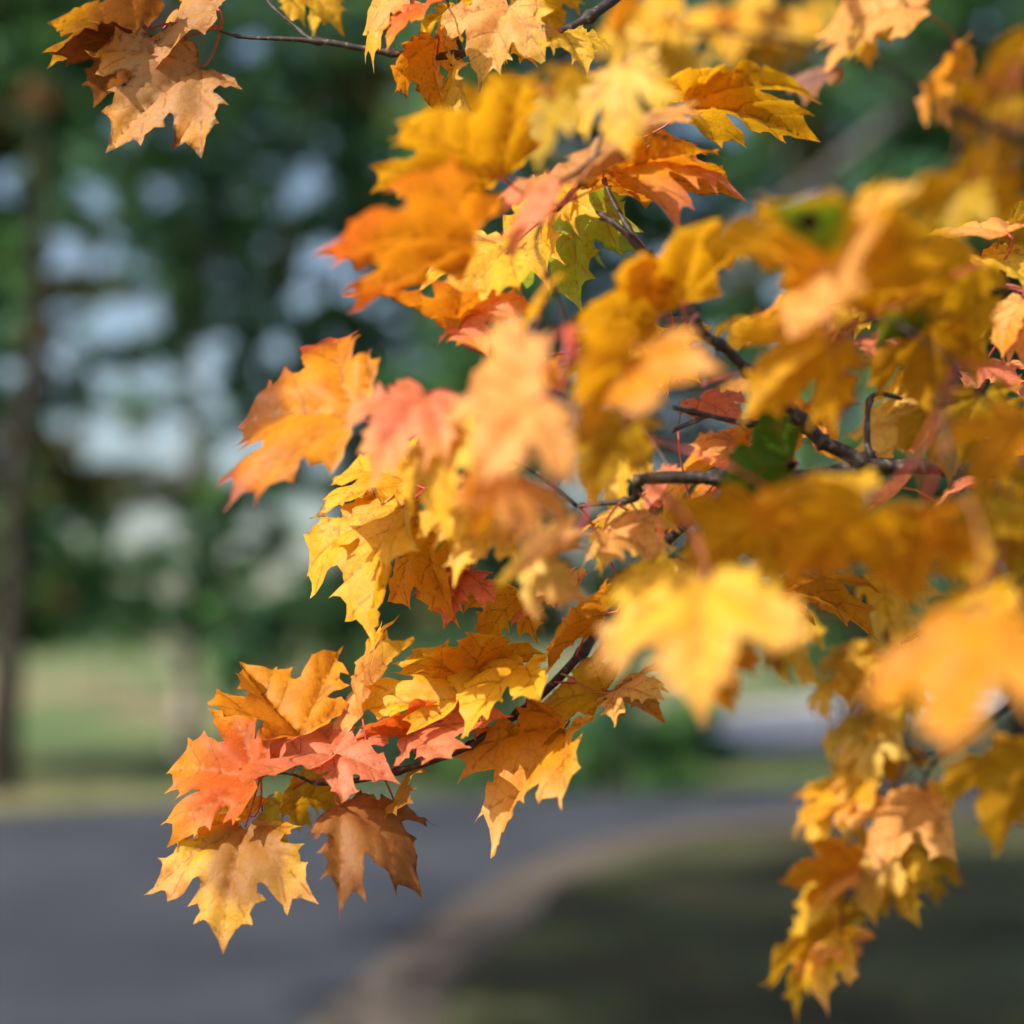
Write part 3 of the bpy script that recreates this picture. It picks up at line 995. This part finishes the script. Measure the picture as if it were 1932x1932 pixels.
leaf(1010, 760, 905, 870, 0.95, .80, 'T', 'peach', 'peach', L=.09, curl=.1)
leaf(860, 800, 800, 960, 1.06, .55, 'T', 'yellow', 'gold', L=.09)
leaf(840, 790, 870, 830, 1.2, .6, 'T', 'redorange', 'salmon', L=.06)
leaf(960, 880, 850, 930, 0.98, .80, 'U', 'orange', 'orange', L=.085)
leaf(950, 900, 1000, 985, 0.98, .60, 'T', 'peach', 'peach', L=.085)
leaf(890, 930, 850, 1000, 1.1, .6, 'T', 'yellow', 'gold', L=.08)
leaf(950, 970, 850, 1055, 1.12, .6, 'T', 'cream', 'yellow', L=.09, fold=.3)
leaf(900, 970, 830, 985, 1.15, .5, 'U', 'lime', 'olive', L=.06)
leaf(1060, 1020, 930, 1055, 1.03, .45, 'U', 'tan', 'olive', L=.09)
leaf(1010, 1040, 1050, 1120, 1.05, .7, 'T', 'cream', 'peach', L=.08)
leaf(880, 1082, 833, 1142, 1.24, .75, 'T', 'salmon', 'salmon', L=.085)
leaf(885, 1078, 830, 1102, 1.25, .6, 'U', 'redorange', 'redorange', L=.07)
leaf(1075, 1120, 955, 1110, 1.26, .5, 'T', 'peach', 'salmon', L=.085)
leaf(1140, 1160, 1018, 1172, 1.22, .6, 'U', 'orange', 'orange', L=.085)
leaf(980, 1120, 905, 1190, 1.25, .8, 'U', 'gold', 'orange', L=.09)
# lower middle
leaf(870, 1318, 778, 1176, 1.22, .95, 'T', 'gold', 'gold', L=.098, curl=.45, fold=-.2)
leaf(885, 1290, 920, 1170, 1.25, .85, 'U', 'orange', 'gold', L=.08)
leaf(988, 1248, 862, 1330, 1.23, .35, 'T', 'gold', 'yellow', L=.092, curl=.3)
leaf(1140, 1306, 985, 1318, 1.25, .62, 'T', 'gold', 'peach', L=.095, curl=.2)
leaf(1160, 1308, 1238, 1318, 1.24, .55, 'U', 'tan', 'orange', L=.07, brown=.15)
leaf(1165, 1300, 1225, 1285, 1.235, .35, 'T', 'peach', 'cream', L=.07)
leaf(1066, 1372, 905, 1545, 1.24, .62, 'T', 'orange', 'peach', L=.112, curl=.2, fold=.35)
# the red twig, lower left
leaf(462, 1560, 408, 1737, 1.235, .92, 'T', 'gold', 'peach', patch=(-.12, .30, .55, 'brown'), L=.094, curl=.15, fold=.2, brown=.12, seed=77, label='broken yellow leaf with a brown shaded middle hanging lowest over the road')  # brown patch paints in the shadow of the leaf above, plus real browning
leaf(482, 1468, 308, 1434, 1.24, .90, 'T', 'redorange', 'orange', L=.088, curl=.15, fold=.15, seed=41, label='red and orange leaf at the end of the lower twig')
leaf(562, 1390, 452, 1260, 1.255, .74, 'T', 'orange', 'orange', L=.088, fold=.55, curl=-.1, sg=None, seed=52)
leaf(632, 1420, 446, 1418, 1.245, .42, 'T', 'salmon', 'redorange', L=.092, curl=.15)
leaf(628, 1422, 735, 1450, 1.24, .80, 'T', 'salmon', 'salmon', L=.075, curl=.1)
leaf(789, 1385, 694, 1340, 1.25, .55, 'U', 'redorange', 'redorange', L=.075)
leaf(775, 1385, 938, 1330, 1.245, .55, 'T', 'salmon', 'salmon', L=.086, curl=.1, label='salmon pink leaf lying on the lower twig')
leaf(641, 1519, 795, 1590, 1.235, .62, 'T', 'brown', 'brown', L=.086, curl=.6, fold=-.4, brown=.3, seed=61, label='dry brown curled leaf under the lower twig')
leaf(600, 1470, 530, 1475, 1.30, .8, 'U', 'olive', 'amber', L=.08)
leaf(560, 1500, 640, 1505, 1.31, .6, 'U', 'darkamber', 'olive', L=.075)
leaf(495, 1530, 520, 1585, 1.29, .8, 'U', 'olive', 'olive', L=.07)
leaf(685, 1356, 714, 1190, 1.25, .14, 'T', 'peach', 'gold', L=.09, fold=.7, curl=.2, label='curled leaf seen edge on standing above the lower twig')
leaf(470, 1540, 365, 1520, 1.255, .6, 'T', 'yellow', 'gold', L=.075)
leaf(745, 1520, 738, 1495, 1.27, .7, 'U', 'olive', 'brown', L=.05)
# centre right, near side
leaf(1180, 720, 1328, 672, 0.96, .45, 'T', 'orange', 'peach', L=.095, curl=.1)
leaf(1180, 800, 1100, 920, 1.0, .75, 'U', 'olive', 'yellow', L=.09)
leaf(1570, 640, 1420, 740, 1.0, .90, 'U', 'amber', 'amber', L=.105)
leaf(1560, 620, 1490, 590, 1.02, .5, 'T', 'yellow', 'amber', L=.08)
leaf(1760, 800, 1585, 790, 1.36, .75, 'T', 'cream', 'yellow', L=.115, curl=.1)
leaf(1755, 740, 1660, 735, 1.35, .5, 'T', 'cream', 'yellow', L=.09)
leaf(1492, 872, 1338, 890, 1.11, .80, 'U', 'green', 'green', L=.085, spots=[(0.0, .03, .0045)], label='dark green leaf with a black spot in front of the dark bough')
leaf(1945, 800, 1835, 900, 0.95, .8, 'U', 'orange', 'darkamber', L=.10)
leaf(1850, 740, 1770, 880, 1.10, .7, 'U', 'olive', 'darkamber', L=.10)
leaf(1440, 970, 1300, 1070, 1.0, .85, 'U', 'amber', 'gold', L=.10)
leaf(1740, 960, 1690, 1120, 0.98, .85, 'U', 'orange', 'amber', L=.105)
leaf(1760, 960, 1860, 1080, 1.0, .85, 'U', 'olive', 'amber', L=.105)
leaf(1930, 960, 1800, 940, 1.05, .6, 'U', 'gold', 'olive', L=.10)
leaf(1930, 980, 1880, 1120, 1.05, .7, 'U', 'darkamber', 'olive', L=.095)
leaf(1860, 900, 1750, 930, 1.3, .4, 'T', 'salmon', 'peach', L=.08)
leaf(1700, 920, 1640, 940, 1.35, .4, 'T', 'peach', 'salmon', L=.08)
leaf(1320, 755, 1400, 782, 1.32, .5, 'T', 'salmon', 'salmon', L=.07)
leaf(1390, 850, 1225, 880, 1.31, .45, 'T', 'orange', 'peach', L=.095)
leaf(1395, 830, 1330, 870, 1.33, .6, 'T', 'peach', 'peach', L=.08)
leaf(1400, 930, 1240, 935, 1.36, .4, 'T', 'salmon', 'orange', L=.10)
leaf(1260, 920, 1160, 955, 1.34, .5, 'T', 'salmon', 'peach', L=.08)
leaf(1200, 980, 1090, 1010, 1.16, .5, 'T', 'cream', 'tan', L=.09)
leaf(1150, 1000, 1255, 1035, 1.14, .6, 'T', 'peach', 'cream', L=.085)
leaf(1190, 970, 1120, 960, 1.2, .5, 'T', 'peach', 'gold', L=.08)
leaf(1480, 590, 1400, 620, 1.4, .5, 'T', 'orange', 'salmon', L=.085)
leaf(1420, 600, 1380, 640, 1.45, .6, 'T', 'gold', 'yellow', L=.08)
leaf(1640, 640, 1740, 655, 1.42, .4, 'T', 'salmon', 'yellow', L=.09)
leaf(1850, 690, 1920, 720, 1.3, .4, 'T', 'salmon', 'peach', L=.08)
leaf(1190, 680, 1042, 722, 0.97, .85, 'U', 'amber', 'amber', L=.10)
leaf(1755, 612, 1742, 768, 1.05, .9, 'U', 'darkamber', 'amber', L=.085, curl=.1)
leaf(1640, 955, 1482, 1078, 0.96, .8, 'U', 'amber', 'orange', L=.10)
leaf(1612, 925, 1505, 882, 0.97, .35, 'T', 'yellow', 'gold', L=.075)
leaf(1280, 1090, 1172, 1180, 0.98, .7, 'T', 'yellow', 'gold', L=.07)
# big near yellow leaf and those under it
leaf(1330, 1095, 1312, 1312, 0.96, .95, 'T', 'yellow', 'peach', L=.092, curl=.1, label='large pale yellow sunlit leaf below the foliage')
leaf(1370, 1230, 1350, 1325, 0.99, .5, 'U', 'orange', 'orange', L=.06)
leaf(1460, 1110, 1640, 1118, 1.2, .3, 'U', 'orange', 'orange', L=.10)
leaf(1230, 1060, 1190, 1140, 1.08, .6, 'U', 'olive', 'yellow', L=.08)
leaf(1700, 1095, 1700, 1225, 1.55, .40, 'T', 'yellow', 'cream', L=.09, fold=.5)
leaf(1500, 1160, 1500, 1285, 1.62, .42, 'T', 'olive', 'yellow', L=.09, fold=.4)
leaf(1470, 1200, 1455, 1270, 1.62, .4, 'U', 'brown', 'orange', L=.06)
leaf(1835, 1165, 1775, 1390, 0.87, .75, 'T', 'orange', 'orange', L=.105, curl=.1)
leaf(1850, 1110, 1790, 1190, 1.0, .6, 'T', 'gold', 'yellow', L=.09)
leaf(1900, 1120, 1960, 1190, 1.05, .8, 'U', 'gold', 'olive', L=.09)
leaf(1955, 1410, 1860, 1560, 1.02, .80, 'U', 'darkamber', 'amber', L=.105)
# hanging spray, right
H = 1.82
leaf(1650, 1225, 1590, 1310, H, .75, 'T', 'yellow', 'cream', L=.085)
leaf(1640, 1240, 1672, 1318, H, .6, 'T', 'cream', 'yellow', L=.08)
leaf(1572, 1275, 1536, 1340, H, .2, 'T', 'yellow', 'yellow', L=.07)
leaf(1618, 1235, 1652, 1188, H, .2, 'T', 'yellow', 'gold', L=.06)
leaf(1700, 1270, 1660, 1370, H, .55, 'T', 'olive', 'yellow', L=.085)
leaf(1715, 1240, 1700, 1330, 1.85, .5, 'T', 'yellow', 'cream', L=.08)
leaf(1620, 1350, 1590, 1435, 1.85, .5, 'T', 'olive', 'gold', L=.08)
leaf(1660, 1375, 1630, 1470, H, .75, 'T', 'cream', 'yellow', L=.085, fold=.3)
leaf(1640, 1490, 1495, 1465, H, .55, 'T', 'gold', 'orange', L=.105, big=1.05)
leaf(1640, 1470, 1565, 1525, 1.80, .6, 'T', 'gold', 'peach', L=.085, big=1.05)
leaf(1580, 1500, 1520, 1580, 1.85, .55, 'T', 'gold', 'gold', L=.085)
leaf(1620, 1500, 1610, 1600, 1.87, .2, 'T', 'gold', 'olive', L=.085)
leaf(1745, 1500, 1640, 1610, 1.76, .62, 'T', 'peach', 'peach', L=.105)
leaf(1750, 1490, 1770, 1585, 1.77, .5, 'T', 'orange', 'cream', L=.08)
leaf(1735, 1500, 1690, 1620, 1.82, .4, 'U', 'gold', 'orange', L=.09, big=1.05)
leaf(1700, 1420, 1680, 1460, 1.84, .8, 'U', 'orange', 'orange', L=.06)
leaf(1620, 1640, 1478, 1640, 1.80, .60, 'U', 'orange', 'orange', L=.10, big=1.02)
leaf(1620, 1655, 1525, 1695, 1.79, .35, 'T', 'peach', 'gold', L=.085, big=1.05)
leaf(1720, 1600, 1775, 1680, 1.84, .7, 'U', 'olive', 'darkamber', L=.085)
leaf(1700, 1620, 1700, 1720, 1.83, .6, 'T', 'yellow', 'olive', L=.085)
leaf(1650, 1620, 1630, 1710, 1.82, .8, 'T', 'cream', 'yellow', L=.08)
leaf(1680, 1630, 1720, 1700, 1.85, .7, 'T', 'gold', 'cream', L=.08)
leaf(1600, 1700, 1570, 1770, 1.84, .6, 'U', 'olive', 'gold', L=.08)
leaf(1585, 1735, 1455, 1790, 1.80, .75, 'T', 'yellow', 'gold', L=.105, fold=.3)
leaf(1585, 1745, 1470, 1870, 1.80, .40, 'U', 'darkamber', 'gold', L=.115, fold=.4)
leaf(1580, 1760, 1532, 1885, 1.79, .6, 'T', 'gold', 'peach', L=.09, big=1.05)
leaf(1570, 1775, 1606, 1800, 1.79, .8, 'T', 'peach', 'orange', L=.06)
# far side of the tree, top right, in and out of shade
for k, (u, v, tu, tv, d, pg) in enumerate([
        (1180, 30, 1150, 110, 2.0, 'yellow'), (1250, 40, 1190, 120, 2.1, 'gold'), (1330, 20, 1290, 100, 2.2, 'yellow'), (1400, 30, 1370, 110, 2.3, 'gold'), (1470, 20, 1440, 100, 2.3, 'yellow'),
        (1230, 90, 1300, 130, 2.0, 'yellow'), (1300, 110, 1240, 170, 2.1, 'yellow'), (1420, 90, 1480, 140, 2.3, 'olive'), (1520, 30, 1500, 90, 2.3, 'amber'), (1360, 60, 1320, 0, 2.2, 'orange'),
        (1200, 0, 1130, 40, 2.0, 'orange'), (1260, -20, 1220, 60, 2.1, 'gold'), (1440, -20, 1400, 40, 2.3, 'yellow'), (1550, 0, 1530, 70, 2.4, 'olive'),
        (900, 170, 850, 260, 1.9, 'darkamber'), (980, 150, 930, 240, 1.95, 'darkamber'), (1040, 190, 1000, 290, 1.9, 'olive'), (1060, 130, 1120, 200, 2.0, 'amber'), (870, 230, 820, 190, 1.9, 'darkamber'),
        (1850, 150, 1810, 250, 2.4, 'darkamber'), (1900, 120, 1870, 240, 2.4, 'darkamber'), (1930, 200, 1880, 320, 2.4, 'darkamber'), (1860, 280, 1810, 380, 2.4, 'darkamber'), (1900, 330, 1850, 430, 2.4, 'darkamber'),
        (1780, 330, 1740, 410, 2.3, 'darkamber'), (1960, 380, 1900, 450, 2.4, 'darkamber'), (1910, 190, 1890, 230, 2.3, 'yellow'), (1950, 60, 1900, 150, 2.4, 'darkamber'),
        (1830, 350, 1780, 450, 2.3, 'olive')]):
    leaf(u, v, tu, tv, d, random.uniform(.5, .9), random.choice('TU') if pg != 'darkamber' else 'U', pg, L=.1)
# inner leaves filling the spray behind the near ones
rf = random.Random(5)
poly = [(1020, 560), (1180, 480), (1330, 560), (1480, 560), (1700, 560), (1940, 520), (1940, 1090), (1640, 1120), (1460, 1110), (1250, 1120), (1090, 1080), (930, 1040), (850, 940), (880, 720)]


def in_poly(p):
    c = False
    j = len(poly) - 1
    for i in range(len(poly)):
        (xi, yi), (xj, yj) = poly[i], poly[j]
        if (yi > p[1]) != (yj > p[1]) and p[0] < (xj - xi) * (p[1] - yi) / (yj - yi) + xi:
            c = not c
        j = i
    return c


cnt = 0
while cnt < 16:
    u, v = rf.uniform(850, 1940), rf.uniform(480, 1120)
    if not in_poly((u, v)):
        continue
    cnt += 1
    an = rf.uniform(1.9, 4.6)
    ln = rf.uniform(60, 110)
    leaf(u, v, u + math.cos(an) * ln, v + abs(math.sin(an)) * ln, rf.uniform(1.36, 1.6), rf.uniform(.35, .9), rf.choice('TTU'), rf.choice(['gold', 'orange', 'peach', 'yellow', 'salmon', 'amber', 'orange']), L=.095)
print('LEAVES', LEAF_N[0])

# unseen maple crown, set off the trunk and shaped to shade the verge
rc = random.Random(21)
crown = Crown()
limbs = []
for k in range(330):
    while True:
        o = Vector((rc.uniform(-1, 1), rc.uniform(-1, 1), rc.uniform(-1, 1)))
        if 0.3 < o.length < 1:
            break
    c = Vector((-1.9 + o.x * 4.2, 4.4 + o.y * 3.7, 5.6 + o.z * 1.8))
    e = CM.inverted() @ c
    if e.z < 0.5 and abs(e.x) < 0.37 * max(-e.z, 0) + 1.1 and e.y < 0.36 * max(-e.z, 0) + 1.0:
        continue
    # keep open the side from which the sun reaches the low boughs
    ok = True
    for q in (Vector((-0.3, 1.2, 1.5)), Vector((0.0, 1.2, 1.6)), Vector((0.3, 1.2, 1.7)), Vector((0.42, 1.55, 1.3)), Vector((0.3, 2.05, 2.4)), Vector((0.15, 1.95, 2.35))):
        rel = c - q
        if (rel - SUN * rel.dot(SUN)).length < 0.75:
            ok = False
    if not ok:
        continue
    crown.clump(c, rc.uniform(.55, .85), 170, 0.19, [PIG['gold'], PIG['amber'], PIG['orange'], PIG['olive']], rc)
    if k % 7 == 0:
        limbs.append(c)
for c in limbs:
    zf = min(max(c.z - 1.8, 2.6), 7.0)
    p = TRUNK + Vector((0.08, 0.08, zf))
    tube('branch', catmull([(p, .035), (p.lerp(c, .5) + Vector((0, 0, .25)), .022), (c, .008)], 5), M_BARK_GREY, maple, sides=7, wob=.1)
crown.build(maple, 'shading_foliage')
